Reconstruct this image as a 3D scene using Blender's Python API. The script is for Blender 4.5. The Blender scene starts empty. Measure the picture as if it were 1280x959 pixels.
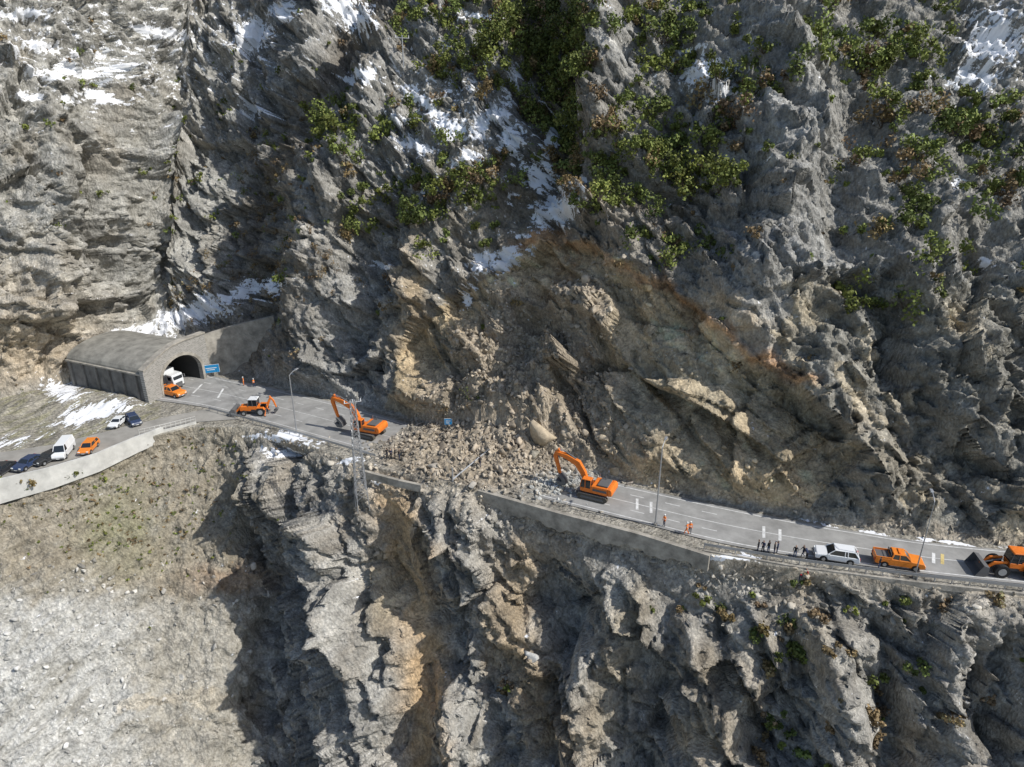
import bpy, bmesh, math, numpy as np, random
from mathutils import Vector, Matrix
random.seed(7); rng=np.random.default_rng(11)
S=bpy.context.scene
COL=S.collection
# ------------------------------------------------------------------ camera
P=math.radians(22); H=50.0; F=854.0
cd=bpy.data.cameras.new("camera"); cam=bpy.data.objects.new("camera",cd); COL.objects.link(cam)
cam.location=(0,0,H); cam.rotation_euler=(math.pi/2-P,0,0); cd.sensor_width=36; cd.lens=36*F/1280; cd.clip_end=3000
S.camera=cam
cP,sP=math.cos(P),math.sin(P)
def ray(u,v):
    a=(u-640)/F; b=-(v-479.5)/F
    return Vector((a,cP+b*sP,-sP+b*cP))
def hit(u,v,z=0.0):
    d=ray(u,v); t=(z-H)/d.z
    return Vector((d.x*t,d.y*t,z))
def proj(X,Y,Z):
    d=Y*cP-(Z-H)*sP; d=np.maximum(d,1.0)
    up=Y*sP+(Z-H)*cP
    return 640+F*X/d, 479.5-F*up/d
# ------------------------------------------------------------------ light
w=bpy.data.worlds.new("World"); S.world=w; w.use_nodes=True
nt=w.node_tree; bg=nt.nodes["Background"]; sk=nt.nodes.new("ShaderNodeTexSky"); sk.sky_type='NISHITA'; sk.sun_disc=False
sd=Vector((0.66,-0.25,0.70)).normalized()
sk.sun_elevation=math.asin(sd.z); sk.sun_rotation=math.atan2(sd.x,sd.y)
nt.links.new(sk.outputs[0],bg.inputs[0]); bg.inputs[1].default_value=0.135
ld=bpy.data.lights.new("sun","SUN"); ld.energy=4.3; ld.angle=math.radians(.6); ld.color=(1,.97,.92)
lo=bpy.data.objects.new("sun",ld); COL.objects.link(lo); lo.rotation_euler=sd.to_track_quat('Z','Y').to_euler()
S.view_settings.view_transform='Standard'; S.view_settings.look='None'; S.view_settings.exposure=0
# ------------------------------------------------------------------ noise
PN=1024
perm=rng.permutation(PN).astype(np.int32)
ga=rng.random(PN)*2*np.pi; gx=np.cos(ga).astype(np.float32); gy=np.sin(ga).astype(np.float32)
T1,T2,T3,J1,J2=[(rng.random(PN)*2-1).astype(np.float32) for _ in range(5)]
def hsh(i,j,s): return perm[(perm[(i+s*131)&1023]+j)&1023]
def perlin(x,y,s=0):
    xi=np.floor(x).astype(np.int32); yi=np.floor(y).astype(np.int32)
    xf=(x-xi).astype(np.float32); yf=(y-yi).astype(np.float32)
    u=xf*xf*xf*(xf*(xf*6-15)+10); v=yf*yf*yf*(yf*(yf*6-15)+10)
    def g(a,b):
        h=hsh(xi+a,yi+b,s); return gx[h]*(xf-a)+gy[h]*(yf-b)
    n0=g(0,0)*(1-u)+g(1,0)*u; n1=g(0,1)*(1-u)+g(1,1)*u
    return (n0*(1-v)+n1*v)*1.5
def fbm(x,y,o=4,s=0,r=.5):
    a=1;t=0;n=0
    for k in range(o):
        t=t+a*perlin(x,y,s+k); n+=a; a*=r; x=x*2.03+3.1; y=y*2.03+1.7
    return t/n
def ridged(x,y,o=4,s=0,r=.5):
    a=1;t=0;n=0
    for k in range(o):
        t=t+a*(1-2*np.abs(perlin(x,y,s+k))); n+=a; a*=r; x=x*2.03+3.1; y=y*2.03+1.7
    return t/n
def facet(x,y,size,s,tilt=.5,off=.18):
    px=x/size; py=y/size
    xi=np.floor(px).astype(np.int32); yi=np.floor(py).astype(np.int32)
    best=np.full(px.shape,9.,np.float32); val=np.zeros(px.shape,np.float32); ident=np.zeros(px.shape,np.float32)
    for a in (-1,0,1):
        for b in (-1,0,1):
            h=hsh(xi+a,yi+b,s)
            dx=(px-(xi+a+.5+.45*J1[h])).astype(np.float32); dy=(py-(yi+b+.5+.45*J2[h])).astype(np.float32)
            d=dx*dx+dy*dy; m=d<best
            best=np.where(m,d,best)
            val=np.where(m,off*T1[h]+tilt*(T2[h]*dx+T3[h]*dy),val)
            ident=np.where(m,T2[(h*7+13)&1023],ident)
    return val*size, ident
def sst(a,b,x):
    t=np.clip((x-a)/(b-a),0,1); return t*t*(3-2*t)
def pdist(u,v,pts):
    best=np.full(u.shape,1e9)
    for (x0,y0),(x1,y1) in zip(pts[:-1],pts[1:]):
        dx,dy=x1-x0,y1-y0; t=np.clip(((u-x0)*dx+(v-y0)*dy)/(dx*dx+dy*dy),0,1)
        best=np.minimum(best,(u-x0-t*dx)**2+(v-y0-t*dy)**2)
    return np.sqrt(best)
def blob(u,v,cu,cv,ru,rv,rot=0):
    c,s=math.cos(math.radians(rot)),math.sin(math.radians(rot))
    a=((u-cu)*c+(v-cv)*s)/ru; b=(-(u-cu)*s+(v-cv)*c)/rv
    return np.exp(-(a*a+b*b))
def inpoly(u,v,pts):
    r=np.zeros(u.shape,bool); n=len(pts); j=n-1
    for i in range(n):
        xi,yi=pts[i]; xj,yj=pts[j]
        c=((yi>v)!=(yj>v))&(u<(xj-xi)*(v-yi)/((yj-yi) or 1e-9)+xi); r^=c; j=i
    return r
# ------------------------------------------------------------------ terrain
inner_px=[(1280,684),(1150,672),(1000,648),(900,628),(800,606),(700,582),(560,540),(480,514),(400,494),(340,482)]
outer_px=[(1280,742),(1150,728),(1000,712),(890,694),(800,667),(700,641),(610,616),(500,594),(430,572),(370,552),(310,533),(240,533),(175,549),(120,571),(60,588),(0,601)]
I=[hit(*p) for p in inner_px]; O=[hit(*p) for p in outer_px]
ix=[p.x for p in I]+[-54,-60,-66,-74,-79,-84.5,-89,-96,-112,-150,-300]; iy=[p.y for p in I]+[129,131,133,137,136,125.5,121,115,105,84,20]
o_=np.argsort(ix); IX=np.array(ix)[o_]; IY=np.array(iy)[o_]
IX=np.append(IX,[110,300]); IY=np.append(IY,[62,40])
ox=[p.x for p in O]+[-100,-300]; oy=[p.y for p in O]+[66,-60]
o_=np.argsort(ox); OX=np.array(ox)[o_]; OY=np.array(oy)[o_]; OX=np.append(OX,[110,300]); OY=np.append(OY,[52,30])
dxs=.28
xs=np.concatenate([np.arange(-300,-132,4),np.arange(-132,104,dxs),np.arange(104,300,4)])
def sm(a,k):
    return np.convolve(np.pad(a,k,mode='edge'),np.ones(2*k+1)/(2*k+1),'valid')
yI=sm(np.interp(xs,IX,IY),6); yO=sm(np.interp(xs,OX,OY),5)
bl=np.concatenate([np.arange(-260,-80,4),np.arange(-80,0,.26)])
bp=np.linspace(0,1,44)
bu=np.concatenate([np.arange(.26,80,.26),np.arange(80,150,.34),np.arange(150,320,4)])
def angtab(st,bn,tab,xq,bq):
    A=np.array([[np.interp(b,bn,row) for b in bq] for row in tab])
    return np.array([np.interp(xq,st,A[:,j]) for j in range(A.shape[1])])
st=[-300,-120,-90,-82,-66,-52,-40,0,30,70,300]; bn=[0,5,25,60,110,320]
U=[[50,65,68,60,52,42],[50,65,68,60,52,42],[50,65,68,60,52,42],[22,34,66,60,50,42],[15,30,64,58,50,42],[32,45,60,55,48,42],[60,66,62,52,48,42],[46,52,58,50,46,42],[62,66,58,50,46,42],[62,60,54,46,44,42],[62,60,54,46,44,42]]
au=np.radians(angtab(st,bn,U,xs,bu))
st2=[-300,-60,-46,-38,-5,2,34,38,60,300]; bn2=[0,3.0,3.5,15,50,120,260]
L=[[86,86,43,41,37,32,25],[86,86,43,41,37,32,25],[70,60,50,52,50,45,30],[60,68,68,66,62,50,30],[70,70,70,66,62,50,30],[88,88,66,64,62,50,30],[88,88,66,64,62,50,30],[60,60,64,62,60,50,30],[60,60,64,62,60,50,30],[60,60,66,62,60,50,30]]
al=np.radians(angtab(st2,bn2,L,xs,-bl[::-1]))
nx=len(xs)
def integ(b,a,):
    db=np.diff(np.concatenate([[0],b]))[:,None]
    return np.cumsum(np.cos(a)*db,0),np.cumsum(np.sin(a)*db,0)
cu_,su_=integ(bu,au); cl_,sl_=integ(-bl[::-1],al)
Yl=(yO[None]-cl_)[::-1]; Zl=(-sl_)[::-1]
Yp=yO[None]+(yI-yO)[None]*bp[:,None]; Zp=np.zeros_like(Yp)
Yu=yI[None]+cu_; Zu=su_
Y=np.vstack([Yl,Yp,Yu]); Z=np.vstack([Zl,Zp,Zu]); X=np.repeat(xs[None],Y.shape[0],0)
ny=Y.shape[0]
Wd=(yI-yO)[None]
B=np.vstack([np.repeat(bl[:,None],nx,1),bp[:,None]*Wd,np.repeat(bu[:,None],nx,1)+Wd])
reg_l=np.zeros((ny,nx),bool); reg_l[:len(bl)]=True
reg_u=np.zeros((ny,nx),bool); reg_u[len(bl)+len(bp):]=True
bup=np.where(reg_u,B-Wd,0); blo=np.where(reg_l,-B,0)
t1=np.stack([np.gradient(X,axis=1),np.gradient(Y,axis=1),np.gradient(Z,axis=1)],-1)
t2=np.stack([np.gradient(X,axis=0),np.gradient(Y,axis=0),np.gradient(Z,axis=0)],-1)
N=np.cross(t1,t2); N/=np.linalg.norm(N,axis=-1,keepdims=True)+1e-9
def blur0(a,k):
    c=np.cumsum(np.pad(a,((k+1,k),(0,0)),mode='edge'),0); return (c[2*k+1:]-c[:-2*k-1])/(2*k+1)
def blur1(a,k): return blur0(a.T,k).T
for j in range(3): N[...,j]=blur1(blur0(N[...,j],10),14)
N/=np.linalg.norm(N,axis=-1,keepdims=True)+1e-9
u0,v0=proj(X,Y,Z)
ysm=sm(yI,30); arc=np.concatenate([[0],np.cumsum(np.sqrt(np.diff(xs)**2+np.diff(ysm)**2))]); arc-=arc[np.argmin(np.abs(xs))]
qx=np.repeat(arc[None],ny,0); qy=np.where(reg_u,B-Wd+14,B)
wx=qx+1.0*perlin(qx/9,qy/9,3)+.15*perlin(qx/2.5,qy/2.5,5); wy=qy+1.0*perlin(qx/9,qy/9,4)+.15*perlin(qx/2.5,qy/2.5,6)
mu=u0+22*perlin(qx/14,qy/14,201)+9*perlin(qx/5,qy/5,202); mv_=v0+22*perlin(qx/14,qy/14,203)+9*perlin(qx/5,qy/5,204)
macro=np.zeros_like(X)
FE=[([(480,-40),(440,60),(395,130),(345,200),(315,280),(330,350)],30,-8),
([(375,-40),(370,50),(340,120)],30,6),([(170,100),(195,200),(230,330)],26,6),([(95,200),(112,260),(120,340)],9,-8),([(50,160),(60,300),(40,400)],26,6),([(270,100),(290,200),(290,300)],16,-4),([(150,-20),(130,60),(100,150)],22,-3),
([(490,80),(440,180),(415,280),(390,390),(375,470)],30,8),([(570,190),(545,330),(500,440),(495,510)],38,5),([(470,330),(450,420),(440,480)],14,-4),
([(650,-40),(680,80),(690,180),(670,270)],34,-10),([(775,-40),(765,80),(752,170)],20,10),([(850,-20),(840,100),(850,200),(850,300)],30,-4),
([(960,-30),(985,120),(1000,200),(960,330),(940,400)],45,6),([(1075,120),(1060,300),(1110,400)],28,-4),([(1190,280),(1150,360),(1190,440)],35,4),
([(1230,330),(1260,440)],20,-3),([(1010,430),(1040,520),(1100,600)],30,3),([(930,470),(960,560)],14,-3),
([(700,300),(665,400),(640,500)],30,-4.5),([(810,380),(840,450),(870,560)],50,4.5),([(610,400),(570,480),(560,520)],28,2.5),([(1120,450),(1160,520),(1210,620)],22,-3),
([(345,600),(400,640),(465,760),(480,980)],38,11),([(300,600),(300,680),(330,760),(330,900)],18,-4),([(490,640),(515,720),(535,820),(530,990)],17,-3.5),
([(600,640),(610,740),(590,850),(610,980)],36,4.0),([(560,700),(570,850)],12,-2),([(690,680),(725,760),(690,870),(680,960)],18,-6),([(790,700),(775,800),(720,930)],26,7),
([(850,720),(840,860),(800,959)],22,-4.5),([(950,750),(930,850),(900,960)],28,5),([(1000,740),(1050,850),(1080,960)],26,6),([(1085,760),(1110,850),(1150,959)],16,-6),
([(1170,760),(1190,900)],24,5),([(1245,770),(1235,959)],18,-6)]
for pts,sg,am in FE: macro+=.64*am*np.exp(-(pdist(mu,mv_,pts)/sg)**2)
scarpoly=[(690,288),(770,315),(850,368),(950,450),(1080,560),(1010,640),(740,600),(560,540),(480,510),(500,440),(560,375),(630,330)]
scar=inpoly(u0+8*perlin(qx/3,qy/3,9),v0+8*perlin(qx/3,qy/3,19),scarpoly)*1.0
macro-=1.9*scar
leftsoft=sst(335,285,u0+25*perlin(qx/8,qy/8,31))*reg_l
soil=sst(-.05,.35,fbm(qx/22,qy/22,4,40)+.35*(u0>1030)*(v0<330)*reg_u-.1*(u0<330)*(v0<420)*reg_u-.45*(u0>1040)*(v0>330)-.4*reg_l*(u0>340)-.6*scar)
chute=np.exp(-(pdist(u0,v0,[(655,440),(640,520),(610,580)])/32)**2)
cone=np.exp(-(pdist(u0,v0,[(640,505),(600,560)])/56)**2)*reg_u
rough=(1-.93*leftsoft)*(1-.6*soil)*(1-.85*chute)*(1-.4*cone)
dirt_g=np.exp(-(pdist(u0,v0,[(490,620),(515,720),(535,820),(530,990)])/20)**2)*reg_l
rough=rough*(1-.75*dirt_g)
c20,s20=math.cos(.45),math.sin(.45)
rx=(wx*c20-wy*s20)*.75; ry=(wx*s20+wy*c20)*1.05
c3_,s3_=math.cos(-.5),math.sin(-.5)
ra=(wx*c3_-wy*s3_)*1.25; rb=(wx*s3_+wy*c3_)*.7
f0,id0=facet(rx,ry,13,8,.42,.09); f1,id1=facet(ra,rb,6.5,1,.55,.12); f2,id2=facet(rx,ry,3.0,2,.72,.15); f3,id3=facet(ra,rb,1.45,3,.85,.17)
f4,_=facet(rx,ry,.78,4,.9,.2); f0s,id0s=facet(rx*.8,ry*1.3,10,18,.7,.10)
rd=ridged(wx/17,wy/30,5,60,.55)
rd2=ridged((wx+.5*wy)/6,(wy-.3*wx)/8,5,70,.6)
lcrag=sst(340,260,u0)*(v0<430)*reg_u
disp=rough*(f0*(.85-.3*scar)+f0s*.85*scar+f1*(1.0-.45*scar)+f2*(1.05-.60*scar)+f3*(.9-.45*scar)+f4*(.75-.3*scar)+rd*(1.5-.8*scar)+rd2*.35*(1-scar)+lcrag*2.4*ridged((wx+.25*wy)/7,wy/34,4,210,.55))
disp+=leftsoft*(fbm(qx/8,qy/20,4,90)*1.3+.22*perlin(qx/.9,qy/.9,92)+.25*f2+.3*f3+.35*f4)+soil*(.5*fbm(qx/3,qy/6,4,95)+.15*f3+.2*f4)+ .08*perlin(qx/.7,qy/.7,97)
wallx=sst(-6,2,X)*sst(38,32,X)
ramp=np.where(reg_u,sst(0,5,bup),np.where(reg_l,sst(3*wallx,3*wallx+9,blo)*wallx+sst(0,3.5,blo)*(1-wallx),0))
mramp=np.where(reg_u,sst(0,14,bup),np.where(reg_l,sst(3*wallx,12+3*wallx,blo),0))
u_port=np.exp(-(pdist(u0,v0,[(140,435),(330,440)])/33)**2)*reg_u
D=(disp*ramp*(1-.8*u_port)+macro*mramp*(1-u_port))
X=X+N[...,0]*D; Y=Y+N[...,1]*D; Z=Z+N[...,2]*D
plat=~(reg_u|reg_l)
nearedge=np.where(plat,1,np.exp(-np.maximum(bup,blo)/3))
Z=Z-nearedge*(.05+.04*perlin(qx/1.3,qy/1.3,99)*plat)
def ell(px,a,b,rot=-.46):
    c=hit(*px); cr,sr=math.cos(rot),math.sin(rot); dx=X-c.x; dy=Y-c.y
    return np.exp(-((dx*cr+dy*sr)/a)**2-((-dx*sr+dy*cr)/b)**2)
d1=np.maximum(ell((624,556),12,10)-.08,0); d2=ell((560,585),9,4.5); d3=ell((650,550),9,8); d4=ell((528,573),6,4.5)
debh=np.where(reg_l,np.exp(-blo/4),1)*(2.0*d1+.9*d2+3.0*d3+.7*d4)
debh=debh*(1+.6*fbm(qx/3,qy/3,4,110))
Z=Z+debh+np.minimum(debh,1)*(.22*f3+.2*f4)
Z=Z+cone*2.6
debris=np.clip(debh/.6,0,1)
tl=plat*np.exp(-(pdist(u0,v0,[(-20,540),(40,505),(110,500),(160,508)])/14)**2)
Z=Z+tl*(1.0+.8*fbm(qx/3,qy/3,3,120))
u,v=proj(X,Y,Z)
n1=perlin(qx/5,qy/5,130); n2=perlin(qx/1.6,qy/1.6,131); n3=fbm(qx/10,qy/10,5,133); n4=fbm(qx/2.2,qy/2.2,4,134)
uw=u+16*n1+7*n2; vw=v+16*perlin(qx/5,qy/5,141)+7*perlin(qx/1.6,qy/1.6,142)
C=np.zeros((ny,nx,3)); C[:]=(.275,.27,.255)
def mix(m,col,k=1.0):
    global C
    m=np.clip(m*k,0,1)[...,None]; C=C*(1-m)+np.array(col)*m
mix(sst(-.1,.4,n3),(.215,.21,.195),.8); mix(sst(.0,.5,n4),(.37,.36,.34),.6)
mix(soil*reg_u,(.245,.23,.20),.7)
mix(sst(340,250,uw)*(vw<420),(.335,.325,.295),.6)
mix(sst(.05,.5,fbm(qx/6,qy/14,4,150))*(u<400)*(v<400),(.25,.22,.175),.5)
mix(blob(uw,vw,1150,130,130,150),(.225,.222,.208),.85)
mix(blob(uw,vw,960,250,90,170),(.30,.297,.285),.6)
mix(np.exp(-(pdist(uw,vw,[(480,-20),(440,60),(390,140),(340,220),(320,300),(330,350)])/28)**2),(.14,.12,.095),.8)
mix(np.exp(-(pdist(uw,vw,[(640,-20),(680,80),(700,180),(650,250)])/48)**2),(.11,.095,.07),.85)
mix(blob(uw,vw,830,250,110,80),(.17,.145,.11),.7)
mix(blob(uw,vw,560,270,120,70),(.22,.195,.155),.6)
mix(blob(uw,vw,310,430,60,50),(.18,.145,.105),.9)
mix(blob(uw,vw,40,430,80,55),(.43,.35,.25),.9)
mix(blob(uw,vw,20,370,70,60),(.38,.34,.28),.6)
cut=((vw>350)&(uw>980)&reg_u)
mix(cut*1.0,(.215,.205,.175),.7)
mix(cut*sst(.45,.85,id2+.4*n4),(.38,.325,.235),.7)
scarc=inpoly(uw*.5+u*.5,vw*.5+v*.5,scarpoly)*reg_u*1.0
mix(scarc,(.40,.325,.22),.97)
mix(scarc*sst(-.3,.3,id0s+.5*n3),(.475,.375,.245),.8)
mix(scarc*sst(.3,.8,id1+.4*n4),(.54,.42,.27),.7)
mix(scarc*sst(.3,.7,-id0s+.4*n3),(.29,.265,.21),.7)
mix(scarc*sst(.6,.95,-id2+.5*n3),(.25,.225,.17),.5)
mix(scarc*blob(u,v,800,520,100,50,20),(.255,.24,.20),.65)
mix(blob(uw,vw,900,470,85,38,35)*reg_u,(.43,.39,.30),.8)
mix(blob(uw,vw,840,405,65,26,25)*reg_u,(.53,.42,.28),.85)
mix(blob(uw,vw,690,350,65,50)*reg_u*(vw>300),(.50,.38,.24),.8)
mix(blob(uw,vw,750,385,50,40)*reg_u*(vw>300),(.38,.345,.26),.6)
mix(np.exp(-(pdist(uw,vw,[(650,303),(700,295),(770,325),(850,372),(940,440),(1010,470)])/8)**2),(.50,.29,.15),.85)
mix(blob(uw,vw,690,400,13,75,15),(.46,.28,.16),.8)
mix(blob(uw,vw,640,455,34,20),(.38,.23,.135),.6)
mix(blob(uw,vw,550,440,60,60),(.43,.34,.22),.6)
mix(blob(uw,vw,510,370,16,70),(.48,.37,.235),.75)
mix(blob(uw,vw,410,290,60,60),(.31,.285,.245),.4)
mix(blob(uw,vw,925,395,40,12,30),(.52,.42,.29),.9)
mix(blob(uw,vw,1040,560,45,16,-50),(.52,.43,.32),.85); mix(blob(uw,vw,1200,400,34,18),(.46,.39,.28),.75); mix(blob(uw,vw,960,480,50,14,30),(.46,.38,.26),.7)
mix(blob(uw,vw,1130,580,120,40,15)*reg_u,(.27,.23,.17),.5)
mix(np.exp(-(pdist(uw,vw,[(740,600),(900,620),(1060,655),(1280,680)])/9)**2)*reg_u,(.35,.30,.235),.7)
mix(debris,(.335,.285,.22),1); mix(np.maximum(chute,cone)*reg_u,(.335,.28,.21),.97)
mix(blob(u,v,700,606,38,16),(.42,.43,.42),.9)
mix(plat*(1-debris)*1.0,(.28,.26,.22),.9)
mix(plat*(u<200)*sst(-.1,.3,n4),(.22,.21,.13),.8)
lw=reg_l*1.0
mix(lw*(uw>330),(.305,.29,.26),.6)
mix(lw*sst(.0,.45,fbm(qx/5,qy/14,5,160)),(.245,.21,.165),.75)
mix(lw*sst(.1,.5,fbm(qx/7,qy/4,5,165)),(.40,.38,.345),.6)
mix(lw*sst(330,280,uw),(.28,.25,.20),1)
mix(lw*sst(340,290,uw)*sst(-.2,.4,fbm(qx/5,qy/9,5,262)),(.245,.215,.165),.7)
mix(lw*sst(330,290,uw)*blob(uw,vw,150,660,45,50),(.21,.205,.13),.75)
mix(lw*sst(340,300,uw)*sst(725,765,vw+14*n2),(.335,.315,.275),1)
mix(lw*sst(220,130,uw+60*n3+20*n2)*sst(700,790,vw+40*n3+20*n2),(.415,.41,.39),1)
mix(lw*sst(340,310,uw)*(np.abs(vw-875)<9)*(uw>150),(.44,.385,.30),.5)
mix(lw*sst(340,310,uw)*(np.abs(vw-905)<4)*(uw>150),(.26,.235,.19),.5)
mix(lw*sst(.0,.4,fbm(qx/4,qy/4,5,260))*sst(340,300,uw),(.25,.235,.20),.6)
mix(lw*blob(uw,vw,290,725,60,14),(.28,.20,.14),.7)
mix(lw*np.exp(-(pdist(uw,vw,[(490,620),(515,720),(535,820),(525,990)])/24)**2),(.46,.335,.205),1)
mix(lw*blob(uw,vw,480,740,26,40),(.50,.42,.30),.8)
mix(lw*np.exp(-(pdist(uw,vw,[(650,700),(640,800),(700,930)])/32)**2),(.36,.28,.185),.8)
mix(lw*np.exp(-(pdist(uw,vw,[(780,760),(760,900)])/30)**2),(.33,.28,.20),.6)
mix(lw*blob(uw,vw,870,920,40,30),(.45,.365,.25),.8); mix(lw*blob(uw,vw,900,850,70,50),(.25,.21,.155),.7)
mix(lw*blob(uw,vw,1140,940,30,30),(.45,.365,.27),.7); mix(lw*blob(uw,vw,1000,800,60,40),(.23,.20,.15),.7)
mix(lw*np.exp(-blo/2.5)*(u>310),(.35,.305,.24),.8)
C*=np.array([1.15,1.145,1.12])
C*=(1+.20*id3*rough+.16*id2*rough+.12*n2+.20*n4)[...,None]
C=np.clip(C,.03,.62)
SN=np.zeros_like(u)
snow=[(885,90,48,17,-8),(905,120,30,8,0),(612,148,42,13,-35),(640,178,16,24,0),(453,94,26,9,0),(535,132,52,10,38),(520,182,30,9,25),(695,262,34,20,-20),(622,325,40,11,-15),(675,222,24,20,0),
(588,362,8,24,10),(235,392,115,13,-20),(330,362,26,8,-20),(180,415,45,8,-10),(78,488,26,11,0),(120,515,55,13,-15),(15,552,25,6,-10),(100,92,70,11,5),(150,85,30,9,0),(50,60,35,7,0),(315,45,30,22,-30),(355,15,22,14,0),(445,22,30,18,20),(425,5,26,12,0),
(1240,50,40,44,0),(1215,95,34,18,0),(1195,228,10,7,0),(1235,330,10,5,0),(350,548,42,6,5),(352,566,26,6,0),(440,577,20,5,0),(480,335,12,4,0),(640,98,10,18,20),(605,20,34,7,0),(690,180,12,30,15),(560,160,30,12,30),(860,60,18,6,0),(120,120,45,7,0),(30,120,34,6,0),(320,140,20,8,0),(910,695,40,4,10),(1060,662,60,2.5,10),(1190,680,60,2.5,5),(470,600,12,4,0),(30,20,34,8,0),(200,40,44,7,10),(650,290,20,6,0),(590,200,20,10,0),(500,150,20,10,0),(720,230,20,8,0)]
for s in snow: SN=np.maximum(SN,blob(u+9*n2,v+9*n1,s[0],s[1],s[2]*1.12,s[3]*1.2,s[4]))
SN=np.maximum(SN,.44*(blob(u,v,150,60,240,100)+blob(u,v,600,150,130,130)))
SN=SN+.60*n4+.46*perlin(qx/.7,qy/.7,171)+.28*perlin(qx/.4,qy/.4,172)-.03
SN=np.clip(SN,-1,1.4)
def grid_mesh(name,X,Y,Z):
    ny,nx=X.shape; me=bpy.data.meshes.new(name)
    co=np.stack([X,Y,Z],-1).reshape(-1,3).astype(np.float32)
    idx=np.arange(ny*nx).reshape(ny,nx)
    f=np.stack([idx[:-1,:-1],idx[:-1,1:],idx[1:,1:],idx[1:,:-1]],-1).reshape(-1,4)
    me.vertices.add(len(co)); me.vertices.foreach_set("co",co.ravel())
    me.loops.add(f.size); me.loops.foreach_set("vertex_index",f.ravel().astype(np.int32))
    me.polygons.add(len(f)); me.polygons.foreach_set("loop_start",np.arange(0,f.size,4,dtype=np.int32)); 
    me.update(calc_edges=True); me.validate()
    return me
tm=grid_mesh("mountain_terrain",X,Y,Z)
def setcol(me,c):
    a=me.color_attributes.new("Col",'FLOAT_COLOR','POINT'); c4=np.ones((len(c),4),np.float32); c4[:,:3]=c; a.data.foreach_set("color",c4.ravel())
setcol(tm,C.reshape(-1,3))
a=tm.attributes.new("snow",'FLOAT','POINT'); a.data.foreach_set("value",SN.ravel().astype(np.float32))
terrain=bpy.data.objects.new("mountain_terrain",tm); COL.objects.link(terrain)
# ------------------------------------------------------------------ materials
def mat(name,col,rough=.8,metal=0,noise=.0,nscale=3,bump=0,attr=False,spec=.3):
    m=bpy.data.materials.new(name); m.use_nodes=True; n=m.node_tree; b=n.nodes["Principled BSDF"]; lk=n.links.new
    b.inputs["Roughness"].default_value=rough; b.inputs["Metallic"].default_value=metal; b.inputs["Specular IOR Level"].default_value=spec
    b.inputs["Base Color"].default_value=(*col,1)
    if noise or attr or bump:
        tc=n.nodes.new("ShaderNodeTexCoord"); ns=n.nodes.new("ShaderNodeTexNoise"); ns.inputs["Scale"].default_value=nscale; ns.inputs["Detail"].default_value=6; ns.inputs["Roughness"].default_value=.65
        lk(tc.outputs["Object"],ns.inputs["Vector"])
        mr=n.nodes.new("ShaderNodeMapRange"); mr.inputs[1].default_value=.3; mr.inputs[2].default_value=.7; mr.inputs[3].default_value=1-noise; mr.inputs[4].default_value=1+noise; lk(ns.outputs[0],mr.inputs[0])
        vm=n.nodes.new("ShaderNodeVectorMath"); vm.operation='SCALE'; lk(mr.outputs[0],vm.inputs["Scale"])
        if attr:
            at=n.nodes.new("ShaderNodeAttribute"); at.attribute_name="Col"; lk(at.outputs["Color"],vm.inputs[0])
        else: vm.inputs[0].default_value=col
        lk(vm.outputs[0],b.inputs["Base Color"])
        if bump:
            bm_=n.nodes.new("ShaderNodeBump"); bm_.inputs["Strength"].default_value=.8; bm_.inputs["Distance"].default_value=bump; lk(ns.outputs[0],bm_.inputs["Height"]); lk(bm_.outputs[0],b.inputs["Normal"])
    return m
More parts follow.
